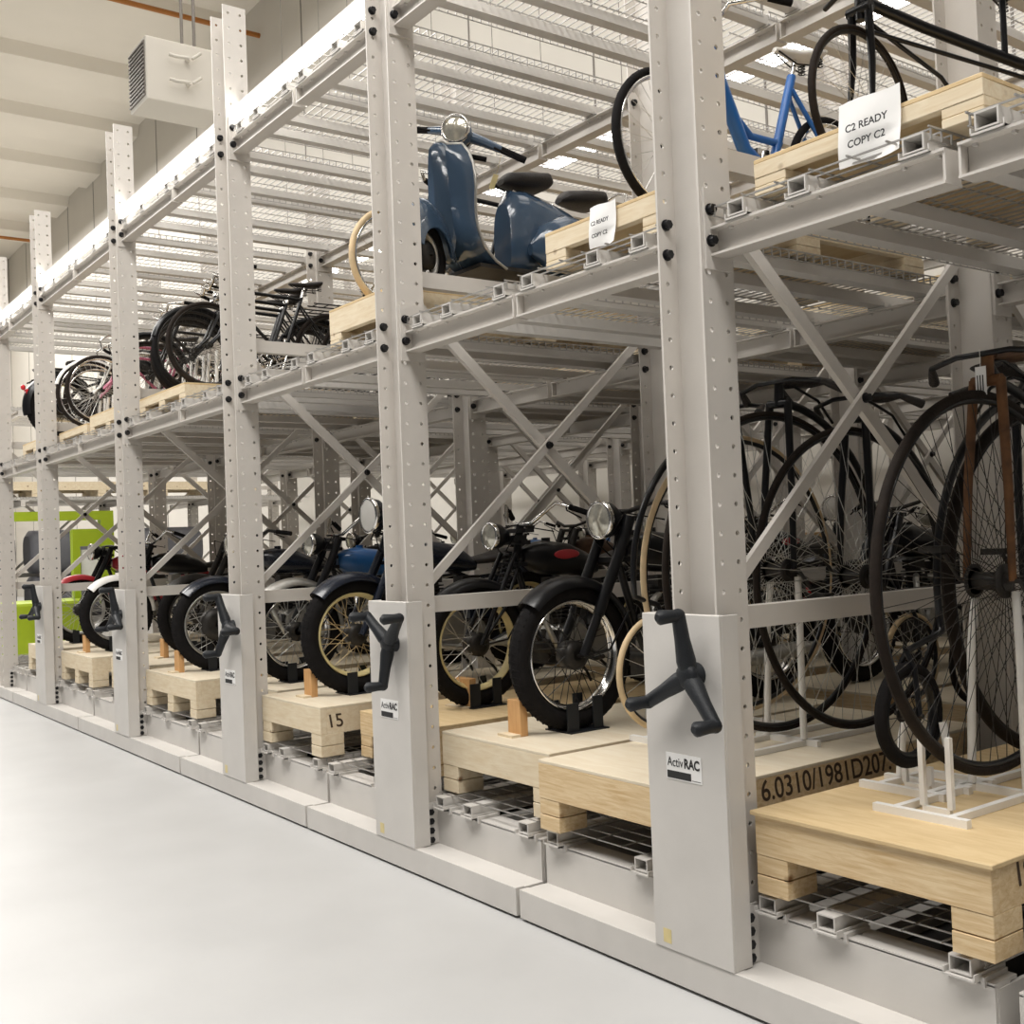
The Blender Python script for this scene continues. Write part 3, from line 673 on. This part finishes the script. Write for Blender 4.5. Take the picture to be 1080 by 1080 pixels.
def bicycle(label, loc, rz=0, paint=blackpaint, R=.34, tyre=rubber, rim=chrome, ff=None, step=False, bars='city', lamp=False, carrier=True, bo=0, group='bicycles on the upper shelf', seat=leather, thick=.015, spoke=alu, stand=True):
    o = thing('bicycle', label, 'bicycle', loc, rz, group); wb = 1.06
    wheel(o, 'front_tyre', (0, 0, R), R, .019, tyre, rim, spoke, 32, .016, .08, True, .0011, .012, 0, False, 48)
    wheel(o, 'rear_tyre', (0, wb, R), R, .019, tyre, rim, spoke, 32, .018, .08, True, .0011, .012, 0, False, 48)
    hd = (0, .27, R + .45); hl = (0, .22, R + .33); bb = (0, .62, R - .05); st = (0, .80, R + .45)
    g = MB()
    if step:
        g.tube([hd, (0, .33, R + .30), (0, .46, R + .05), (0, .62, R - .04)], thick * 1.5, 10).tube([hl, (0, .50, R + .12), (0, .70, R + .12)], thick * .8, 8)
    else:
        g.tube([hd, (0, .79, R + .43)], thick, 8).tube([hl, bb], thick, 8)
    g.tube([bb, st], thick, 8).tube([hl, (0, .285, R + .50)], thick * 1.15, 8)
    for s_ in (-1, 1): g.tube([(s_*.02, .64, R-.05), (s_*.06, wb, R)], thick*.6, 6).tube([(s_*.015, .78, R+.38), (s_*.06, wb, R)], thick*.55, 6)
    g.build('frame', paint, o)
    g = MB().cyl((0, .21, R+.31), (0, .225, R+.345), .022, 8)
    for s_ in (-1, 1): g.tube([(s_*.055, 0, R), (s_*.05, .10, R+.10), (s_*.045, .20, R+.33), (0, .21, R+.335)], thick*.7, 6)
    g.build('fork', paint, o)
    if bars == 'city': pts = [(-.29, .46, R+.58), (-.24, .36, R+.60), (-.12, .27, R+.60), (0, .29, R+.55), (.12, .27, R+.60), (.24, .36, R+.60), (.29, .46, R+.58)]
    else: pts = [(-.21, .16, R+.40), (-.21, .08, R+.44), (-.21, .06, R+.52), (-.21, .14, R+.58), (-.18, .24, R+.58), (0, .26, R+.57), (.18, .24, R+.58), (.21, .14, R+.58), (.21, .06, R+.52), (.21, .08, R+.44), (.21, .16, R+.40)]
    pts = [(p_[0], p_[1] + bo, p_[2]) for p_ in pts]
    h_ = MB().tube(pts, .011, 8).tube([(0, .285, R+.48), (0, .29, R+.55), (0, .29 + bo, R+.56)], .012, 8).build('handlebar', chrome, o)
    for a, b in ((pts[0], pts[1]), (pts[-1], pts[-2])): MB().cyl(a, Vector(a).lerp(Vector(b), .9), .016, 8).build('grip', rubber, h_)
    MB().cyl(st, (0, .825, R + .53), .012, 8).build('seat_post', chrome, o)
    saddle(o, (0, .84, R + .55), seat)
    g = MB().lathe([(.085, -.002), (.095, -.002), (.095, .002), (.085, .002), (.085, -.002)], (.05, bb[1], bb[2]), 'x', 28).cyl((-.07, bb[1], bb[2]), (.07, bb[1], bb[2]), .018, 10)
    for k in range(5):
        a = 2*PI*k/5; g.beam((.05, bb[1], bb[2]), (.05, bb[1] + .088*math.cos(a), bb[2] + .088*math.sin(a)), .004, .01, (1, 0, 0))
    g.tube([(.07, bb[1], bb[2]), (.08, bb[1] - .06, bb[2] - .155)], .008, 6).tube([(-.07, bb[1], bb[2]), (-.08, bb[1] + .06, bb[2] + .155)], .008, 6)
    g.box(.08, bb[1]-.10, bb[2]-.17, .17, bb[1]-.02, bb[2]-.145).box(-.17, bb[1]+.02, bb[2]+.145, -.08, bb[1]+.10, bb[2]+.17)
    g.build('crankset', chrome, o)
    g = MB()
    for z in (.09, -.09): g.tube([(.05, bb[1], bb[2] + z), (.05, wb, R + z*.4)], .003, 4)
    g.build('chain', darkmetal, o)
    if ff:
        fender((0, 0, R), R + .018, .026, math.radians(15), math.radians(165), 16, .022).build('front_mudguard', ff, o)
        fender((0, wb, R), R + .018, .026, math.radians(-10), math.radians(150), 16, .022).build('rear_mudguard', ff, o)
    if carrier:
        g = MB()
        for s_ in (-1, 1): g.tube([(s_*.06, .88, R+.40), (s_*.06, 1.25, R+.40)], .006, 6).tube([(s_*.06, 1.2, R+.40), (s_*.06, wb, R)], .005, 6)
        for k in range(4): g.tube([(-.06, .92+.1*k, R+.40), (.06, .92+.1*k, R+.40)], .004, 5)
        g.build('luggage_carrier', darkmetal, o)
    if lamp:
        MB().lathe([(0, .06), (.03, .04), (.042, 0), (0, -.008)], (0, .17, R + .44), 'y', 16).build('headlamp', chrome, o)
    return o
T2 = 2.87
b0 = bicycle('dark roadster bicycle with brown front tyre, foremost in the upper row', (-5.62, .42, 2.86), 0, tyre=rubberb, rim=darkmetal, spoke=darkmetal, ff=None, lamp=False, bo=-.17)
b1 = bicycle('black roadster bicycle with mudguards in the upper row, beside the brown-tyred one', (-5.86, .40, 2.86), 0, rim=darkmetal, spoke=darkmetal, ff=blackpaint, lamp=True, bo=-.13)
dup(b1, (-6.08, .46, 2.86), 0, 'black roadster bicycle third in the upper row of dark bicycles')
dup(b0, (-6.28, .52, 2.86), 0, 'dark bicycle furthest left in the upper row of dark bicycles')
for k in range(4): dup(b1 if k % 2 else b0, (-5.2 + .22 * k, 1.5, 2.75), 0, 'dark bicycle further back on the upper shelf, ' + ('first', 'second', 'third', 'fourth')[k] + ' from left', 'rear dark bicycles')
p1 = bicycle('pink racing bicycle with drop handlebar on the upper shelf', (-8.28, .36, 2.86), 0, paint=pinkp, bars='drop', tyre=rubberb, carrier=False)
bicycle('bicycle with white mudguards behind the pink racing bicycle', (-8.62, .36, 2.86), 0, paint=alu, ff=whitep, tyre=rubberb)
dup(p1, (-8.9, .5, 2.86), 0, 'second pink bicycle, left of the foremost pink one')
dup(b1, (-7.25, .5, 2.9), 0, 'black bicycle behind the second column from left, upper shelf')
dup(b0, (-7.6, .6, 2.9), 0, 'dark bicycle next to pink bicycles, half hidden by the column')
bicycle('bright blue cruiser bicycle on the top right shelf, white saddle nose', (-.60, .47, 2.90), 0, paint=bikeblue, R=.31, step=True, ff=None, carrier=False, seat=whitep, thick=.021)
bicycle('cream-tyred bicycle with dark saddle seen through the gap of the blue scooter', (-2.87, .50, 2.935), 0, paint=blackpaint, tyre=cream, R=.31, carrier=False)
m1 = dup(mo['4R'], (-9.95, .40 + 1.36, 2.875), PI, 'motorcycle on the upper shelf at far left, rear wheel and red tail lamp showing'); m1['group'] = 'upper motorcycle'
# black safety bicycle top right (long straight frame)
o = thing('bicycle', 'antique black bicycle with long straight frame on the top right crate', 'bicycle', (.18, .68, 2.843), 0, None)
Rb = .295
wheel(o, 'front_tyre', (0, 0, Rb), Rb, .013, rubberb, darkmetal, alu, 36, .02, .08, True, .0011, .01, 0, False, 48)
wheel(o, 'rear_tyre', (.52, .86, Rb), Rb, .013, rubberb, darkmetal, alu, 36, .02, .08, True, .0011, .01, 0, False, 48)
g = MB()
for s_ in (-1, 1): g.tube([(s_*.05, 0, Rb), (s_*.042, .02, Rb + .16), (s_*.036, .02, Rb + .36)], [.010, .014, .017], 8)
g.tube([(-.05, .02, Rb+.36), (.05, .02, Rb+.36)], .022, 8).tube([(0, .02, Rb+.32), (0, .03, Rb+.52)], .02, 8)
g.build('fork', blackpaint, o)
g = MB().tube([(0, .03, Rb+.40), (.12, .24, Rb+.30), (.30, .55, Rb+.17), (.44, .78, Rb+.08), (.62, 1.05, Rb-.02)], .021, 10).tube([(.28, .5, Rb+.18), (.28, .5, Rb+.42)], .012, 8)
g.tube([(0, .02, Rb+.34), (.14, .3, Rb+.12), (.2, .4, Rb-.05)], .008, 6).tube([(.02, .05, Rb+.28), (.3, .52, Rb+.12), (.5, .85, Rb)], .008, 6)
g.tube([(.42, .72, Rb+.10), (.38, .66, Rb+.28), (.42, .72, Rb+.42), (.50, .84, Rb+.46)], .016, 8)
g.build('frame', blackpaint, o)
MB().tube([(-.25, .15, Rb+.50), (0, .05, Rb+.52), (.25, .15, Rb+.50)], .011, 8).build('handlebar', darkmetal, o)
saddle(o, (.28, .5, Rb + .45))

# ------------------------------------------------------------------ penny-farthings
def stand(x, y0, z, L, hgt, label, mt=whitep):
    o = thing('bicycle_stand', label, 'bicycle stand', (x, y0, z), 0, 'white bicycle stands')
    g = MB()
    for s_ in (-1, 1): g.box(s_*.10 - .012, .026, .001, s_*.10 + .012, L*.5, .024).box(s_*.10 - .012, L*.5 + .026, .001, s_*.10 + .012, L, .024)
    for y in (0, L*.5, L): g.box(-.17, y, .0, .17, y + .026, .026)
    g.build('base_frame', mt, o)
    for s_ in (-1, 1):
        MB().tube([(s_*.10, L*.5, .028), (s_*.09, L*.52, hgt*.7), (s_*.075, L*.54, hgt)], .015, 8).build('post', mt, o)
        MB().box(s_*.05 - .009, .10, .021, s_*.05 + .009, .118, hgt*.36).build('short_post', mt, o)
    MB().box(-.05, .10, .001, .05, .118, .02).build('foot_plate', mt, o)
    return o
def penny(label, x, y, zh, R, rs, ys, zs, tyre=rubber, paint=blackpaint, spoke=darkmetal, small_tyre=None, rake=1, saddle_m=leather, ns=56, fork_m=None, tr=.014, hub_r=.035):
    """big wheel hub at (x,y,zh); small wheel at (ys,zs) relative to the hub"""
    o = thing('penny_farthing', label, 'bicycle', (x, y, zh), 0, None); fork_m = fork_m or paint
    wheel(o, 'large_tyre', (0, 0, 0), R, tr, tyre, paint, spoke, ns, .032, .13, False, .0016, .012, 0, False, 80)
    wheel(o, 'small_tyre', (0, ys, zs), rs, tr, small_tyre or tyre, paint, spoke, 18, .02, .07, False, .0016, .01, 0, False, 40)
    sg = 1 if ys > 0 else -1
    g = MB()
    for s_ in (-1, 1): g.tube([(s_*.085, 0, 0), (s_*.075, sg*.02, R*.5), (s_*.05, sg*.05, R + .04)], [.013, .016, .018], 10)
    g.tube([(-.055, sg*.05, R+.035), (.055, sg*.05, R+.035)], .02, 8).tube([(0, sg*.05, R+.02), (0, sg*.06, R+.14)], .022, 10)
    g.build('fork', fork_m, o)
    # backbone follows the big wheel to the small fork
    a0 = math.radians(80); a1 = math.atan2(zs + rs + .05, abs(ys) + .0)
    Rb_ = R + .045; pts = []
    for k in range(17):
        a = a0 + (math.radians(-18) - a0) * k / 16; pts.append((0, sg*Rb_*math.cos(a), Rb_*math.sin(a)))
    top = Vector((0, ys, zs + rs + .035))
    pts = [p for p in pts if p[2] > top.z + .03] + [tuple(top)]
    n_ = len(pts); g = MB().tube([(0, sg*.05, R+.10)] + pts, [.020] + [.019 - .007*k/n_ for k in range(n_)], 10)
    for s_ in (-1, 1): g.tube([tuple(top), (s_*.03, ys, zs + rs - .02), (s_*.042, ys, zs)], .010, 8)
    g.build('backbone', paint, o)
    pts = [(-.27, sg*.15, R+.07), (-.22, sg*.06, R+.11), (-.10, sg*.03, R+.13), (.10, sg*.03, R+.13), (.22, sg*.06, R+.11), (.27, sg*.15, R+.07)]
    h_ = MB().tube(pts, .011, 8).build('handlebar', blackpaint, o)
    for a, b in ((pts[0], pts[1]), (pts[-1], pts[-2])): MB().tube([a, Vector(a).lerp(Vector(b), .6), Vector(a).lerp(Vector(b), 1)], [.020, .016, .011], 10).build('grip', leather, h_)
    MB().tube([(0, sg*.05, R+.1), (0, sg*.16, R+.115), (0, sg*.32, R+.06), (0, sg*.42, R-.04)], .007, 6).build('saddle_spring', paint, o)
    g = MB().loft([((0, sg*.09, R+.125), .02, .012), ((0, sg*.17, R+.135), .04, .02), ((0, sg*.27, R+.14), .085, .025), ((0, sg*.34, R+.145), .07, .015)], 14)
    g.build('saddle', saddle_m, o)
    for s_ in (-1, 1):
        g = MB().tube([(s_*.06, 0, 0), (s_*.11, 0, 0), (s_*.12, .08*s_, -.10*s_)], .009, 8)
        g.box(min(s_*.11, s_*.20), .05*s_ - (.0 if s_ > 0 else .06), -.115*s_ - .012, max(s_*.11, s_*.20), .05*s_ + (.06 if s_ > 0 else 0), -.115*s_ + .012)
        g.lathe([(.0, s_*.06), (hub_r*1.5, s_*.06), (hub_r*1.5, s_*.052), (0, s_*.052)], (0, 0, 0), 'x', 20)
        g.build('crank_pedal', darkmetal, o)
    return o
penny('black penny-farthing standing just behind the nearest column, seen through cross brace', -.60, 1.03, 1.42, .70, .22, .95, -.47, rubberb, blackpaint, alu, cream)
penny('second black penny-farthing beside the first, deeper behind the nearest column', -.40, 1.30, 1.38, .66, .2, .88, -.46, rubberb, blackpaint, alu)
penny('penny-farthing with cream tyres left of the nearest column', -.97, 1.21, 1.40, .656, .26, -.56, -.41, cream, blackpaint, alu)
penny('large black-tyred penny-farthing with rusty fork at right, nearest the camera', .50, .83, 1.392, .665, .20, .88, -.46, rubberb, blackpaint, darkmetal, rubberb, 1, brownleather, 72, rust, .018, .04)
penny('brown-tyred penny-farthing at right edge, small fat wheel toward camera', .30, 1.56, 1.36, .69, .185, -.94, -.425, rubberb, blackpaint, darkmetal, rubber, 1, leather, 60, blackpaint, .023, .04)
stand(.50, .35, .655, .95, .70, 'white steel stand holding the large black-tyred penny-farthing')
stand(.262, .60, .655, .3, .24, 'short white steel stand under the small fat wheel')
stand(-.60, .55, .67, .95, .72, 'white steel stand behind the nearest column under the black penny-farthing')
stand(-.97, .60, .67, .7, .5, 'white steel stand under the cream-tyred penny-farthing')
for k in range(5):
    stand(-8.8 + .28*k if k < 2 else -6.35 + .28*(k-2), .25, 2.86 if k < 2 else 2.86, .5, .32, ('left', 'right', 'leftmost', 'middle', 'rightmost')[k] + ' white stand holding the upper shelf ' + ('pink' if k < 2 else 'dark') + ' bicycles')
tg = thing('paper_tag', 'white paper tag tied to the handlebar of the rusty-forked penny-farthing', 'tag', (.50, .84, 2.14))
MB().box(-.02, -.001, -.10, .02, .001, 0).build('card', paper, tg); MB().cyl((0, 0, 0), (0, 0, .06), .001, 4).build('string', whitep, tg)
for k in range(3): MB().box(-.014 + .01*k, -.0016, -.085, -.010 + .01*k, -.001, -.03).build('printed_stripe', ink, tg)

# ------------------------------------------------------------------ blue scooter
sc = thing('scooter', 'slate-blue vintage motor scooter on the upper shelf, chrome-ringed headlamp', 'scooter', (-2.5, .61, 2.932), math.radians(1), None)
sc.scale = (1.1, 1.1, 1.1)
k_ = 1.0
wheel(sc, 'front_tyre', (0, -.21, .20), .20, .045, rubber, alu, darkmetal, 10, .04, .09, False, .006, .02, .07, False, 40)
wheel(sc, 'rear_tyre', (0, .92, .21), .21, .045, rubber, alu, darkmetal, 10, .04, .09, False, .006, .02, .08, False, 40)
# front mudguard (deep bowl)
g = MB(); rows = []
for k in range(15):
    a = math.radians(5 + 165*k/14); row = []
    for j in range(11):
        b = PI*j/10; Rr = .275 - .15*(1 - math.sin(b)); row.append((.088*math.cos(b), -.19 + Rr*math.cos(a)*1.05, .20 + Rr*math.sin(a)*1.08))
    rows.append(row)
g.grid(rows); g.grid([[(p[0]*.92, -.19 + (p[1]+.19)*.96, .20 + (p[2]-.2)*.96) for p in r][::-1] for r in rows])
g.build('front_mudguard', scoot, sc)
# leg shield, curving into the floorboard
def shield_row(tt):
    # tt 0 top .. 1 floor front
    z = .80 - .64*tt; y = .20 + .055*math.sin(tt*PI*.5) * 0 + (.16*tt + .10*tt**3)
    y = -.03 - .02*tt + .08*tt**3 + .15*tt**10
    hw = [.085, .15, .185, .205, .21, .205, .20, .20, .205, .20, .185]; i = min(9, int(tt*10)); f = tt*10 - i
    wd = hw[i]*(1-f) + hw[i+1]*f
    return [(wd*math.sin(u*PI/2*.999/6) if False else wd*u/6, y + .085*(abs(u)/6)**2*(1-tt*.4) - .015*math.exp(-(u/1.3)**2), z + (.015 if abs(u) < 3 else 0)) for u in range(-6, 7)]
rows = [shield_row(k/20) for k in range(21)]
g = MB().grid(rows, True, (0, .006, 0))
sh = g.build('leg_shield', scoot, sc)
edge = [r[0] for r in rows][::-1] + rows[0][1:-1] + [r[-1] for r in rows]
MB().tube([(p[0], p[1] + .003, p[2]) for p in edge], .0075, 8).build('edge_trim', alu, sh)
MB().loft([((0, -.085, .54), .028, .24), ((0, -.06, .53), .05, .28), ((0, -.025, .52), .075, .31), ((0, .01, .5), .09, .30)], 20).build('steering_cover', scoot, sc)
g = MB().box(-.185, .07, .155, .185, .50, .175)
for x in (-.14, -.09, -.04, .04, .09, .14): g.box(x - .008, .24, .175, x + .008, .48, .182)
g.build('floorboard', darkmetal, sc)
YO = -.365
MB().tube([(-.12, .38, .15), (-.14, .47, .05), (-.18, .50, .005)], .011, 8).tube([(.12, .38, .15), (.14, .47, .05), (.18, .50, .005)], .011, 8).tube([(-.18, .50, .008), (.18, .50, .008)], .010, 8).build('centre_stand', blackpaint, sc)
# body: spar, rear body and side cowls
g = MB().loft([((0, .72 + YO, .36), .075, .20), ((0, .76 + YO, .40), .095, .235), ((0, .84 + YO, .41), .115, .235), ((0, .98 + YO, .41), .125, .205), ((0, 1.14 + YO, .39), .12, .175), ((0, 1.28 + YO, .36), .105, .14), ((0, 1.40 + YO, .31), .075, .10), ((0, 1.46 + YO, .27), .03, .05)], 22, True, 2.6)
bo = g.build('rear_body', scoot, sc)
for s_ in (-1, 1):
    MB().loft([((s_*.13, .80 + YO, .30), .02, .03), ((s_*.16, .86 + YO, .32), .06, .11), ((s_*.175, .98 + YO, .34), .085, .155), ((s_*.175, 1.12 + YO, .33), .085, .15), ((s_*.165, 1.27 + YO, .31), .065, .12), ((s_*.14, 1.40 + YO, .28), .03, .06)], 20, True, 2.3).build('side_cowl', scoot, bo)
    MB().tube([(s_*.262, .93 + YO, .36), (s_*.262, 1.05 + YO, .37), (s_*.255, 1.18 + YO, .35)], .004, 6).build('cowl_trim', chrome, bo)
for n_, (y, z) in enumerate(((.505, .675), (.90, .64))):
    MB().loft([((0, y-.15, z), .03, .015), ((0, y-.11, z+.02), .07, .035), ((0, y, z+.025), .11, .045), ((0, y+.10, z+.03), .125, .05), ((0, y+.14, z+.03), .09, .03)], 18, True, 2.4).build('saddle' if n_ == 0 else 'rear_saddle', leather, sc)
g = MB()
for x in (-.04, .04): g.tube([(x, .40, .63), (x, .50, .60), (x, .63, .60)], .008, 6)
for s_ in (-1, 1): g.tube([(s_*.05, 1.0, .56), (s_*.09, 1.14, .56), (s_*.09, 1.18, .72), (s_*.03, 1.19, .74)], .007, 6)
g.tube([(-.03, 1.19, .74), (.03, 1.19, .74)], .007, 6)
g.build('rear_rack', chrome, sc)
# handlebar + headlamp
g = MB().loft([((0, .06, .90), .045, .05), ((0, .10, .90), .07, .068), ((0, .15, .90), .07, .06), ((0, .21, .885), .045, .035), ((0, .26, .875), .02, .02)], 20).tube([(0, .16, .90), (0, .17, .70)], .028, 12)
for s_ in (-1, 1): g.tube([(s_*.03, .14, .90), (s_*.12, .17, .90), (s_*.21, .21, .895)], [.032, .026, .020], 12)
hbs = g.build('handlebar', scoot, sc)
for s_ in (-1, 1):
    g = MB().tube([(s_*.21, .21, .895), (s_*.34, .26, .885)], .018, 10).tube([(s_*.19, .17, .885), (s_*.24, .13, .87), (s_*.33, .19, .86)], .006, 6)
    g.build('grip', rubber, hbs)
MB().lathe([(0, .032), (.035, .034), (.064, .048)], (0, 0, .90), 'y', 26).build('headlamp_lens', glass, hbs)
MB().lathe([(.062, .050), (.068, .036), (.077, .046), (.074, .07)], (0, 0, .90), 'y', 26).build('chrome_ring', chrome, hbs)
MB().tube([(.20, .26, .88), (.20, .28, .78)], .0015, 4).box(.185, .275, .70, .215, .277, .78).build('key_tag', yellowrim, hbs)
MB().box(-.03, -.06, .345, .03, -.05, .37).build('badge', orangepipe, sh)
def steer(o_, a, roll=0, pv=(0, .10, 0)):
    pv = Vector(pv); R_ = Matrix.Rotation(math.radians(a), 4, 'Z') @ Matrix.Rotation(math.radians(roll), 4, 'Y')
    o_.matrix_basis = Matrix.Translation(pv) @ R_ @ Matrix.Translation(-pv) @ o_.matrix_basis
for c_ in sc.children:
    if c_.name.startswith('front_tyre') or c_.name.startswith('front_mudguard'): steer(c_, 26, 0, (0, -.08, 0))
    if c_.name.startswith('handlebar'): steer(c_, 36, 22, (0, .08, .88))

# ------------------------------------------------------------------ distant bits
lm = thing('lift_truck', 'lime green lift truck frame standing in the open aisle at far left', 'lift truck', (-14.0, .9, 0))
g = MB().box(-.12, -.62, 2.13, .06, 1.20, 2.26).box(-.12, 1.02, .9, .06, 1.20, 2.13)
g.build('mast', lime, lm)
bev(MB().box(-.45, -.35, .2, .45, .75, 1.0).build('body', lime, lm), .05)
MB().box(-.10, .62, 1.75, .04, 1.02, 2.0).box(-.10, .62, 1.0, .04, .72, 1.75).build('cab_frame', lime, lm)
MB().box(-.06, .74, 1.3, .0, 1.0, 1.7).build('control_box', paper, lm)
g = MB()
for x in (-.3, .22):
    for y in (-.2, 1.1): g.cyl((x, y, .12), (x + .08, y, .12), .12, 18)
g.build('wheels', rubber, lm)
for k in range(3):
    o = thing('tarpaulin_roll', ('nearest', 'middle', 'furthest')[k] + ' dark grey wrapped bundle on the distant rack across the aisle', 'bundle', (-19.2, .25 + k*1.75, .42), 0, 'wrapped bundles on the distant rack')
    for j in range(2): MB().loft([((0, .05, .45 + j*.85), .3, .3), ((0, .12, .45 + j*.85), .42, .40), ((0, 1.45, .45 + j*.85), .42, .40), ((0, 1.55, .45 + j*.85), .3, .3)], 18, True, 3).build('wrapped_cylinder', tarp, o)
for k in range(3):
    pallet(-20 + .2, -18.7, .2 + 2.1*k, 2.2 + 2.1*k, Z2, 3.0, ('nearest', 'middle', 'furthest')[k] + ' pale crate on the distant rack across the aisle', ply, pine, 0, 'crate', 'crates on the distant rack', 'pallet_crate', .12)
for k in range(5):
    o = thing('cardboard_box', ('leftmost', 'second from left', 'middle', 'second from right', 'rightmost')[k] + ' brown cardboard box stored at the back of the racks', 'box', (-6.9 + k*.55, 7.55, 0), 0, 'cardboard boxes by the back wall')
    bev(MB().box(-.24, -.15, 0, .24, .2, 1.25 + .15*(k % 3)).build('carton', cardb, o), .01); MB().box(-.03, -.152, .1, .03, -.150, 1.2).build('tape', gold, o)
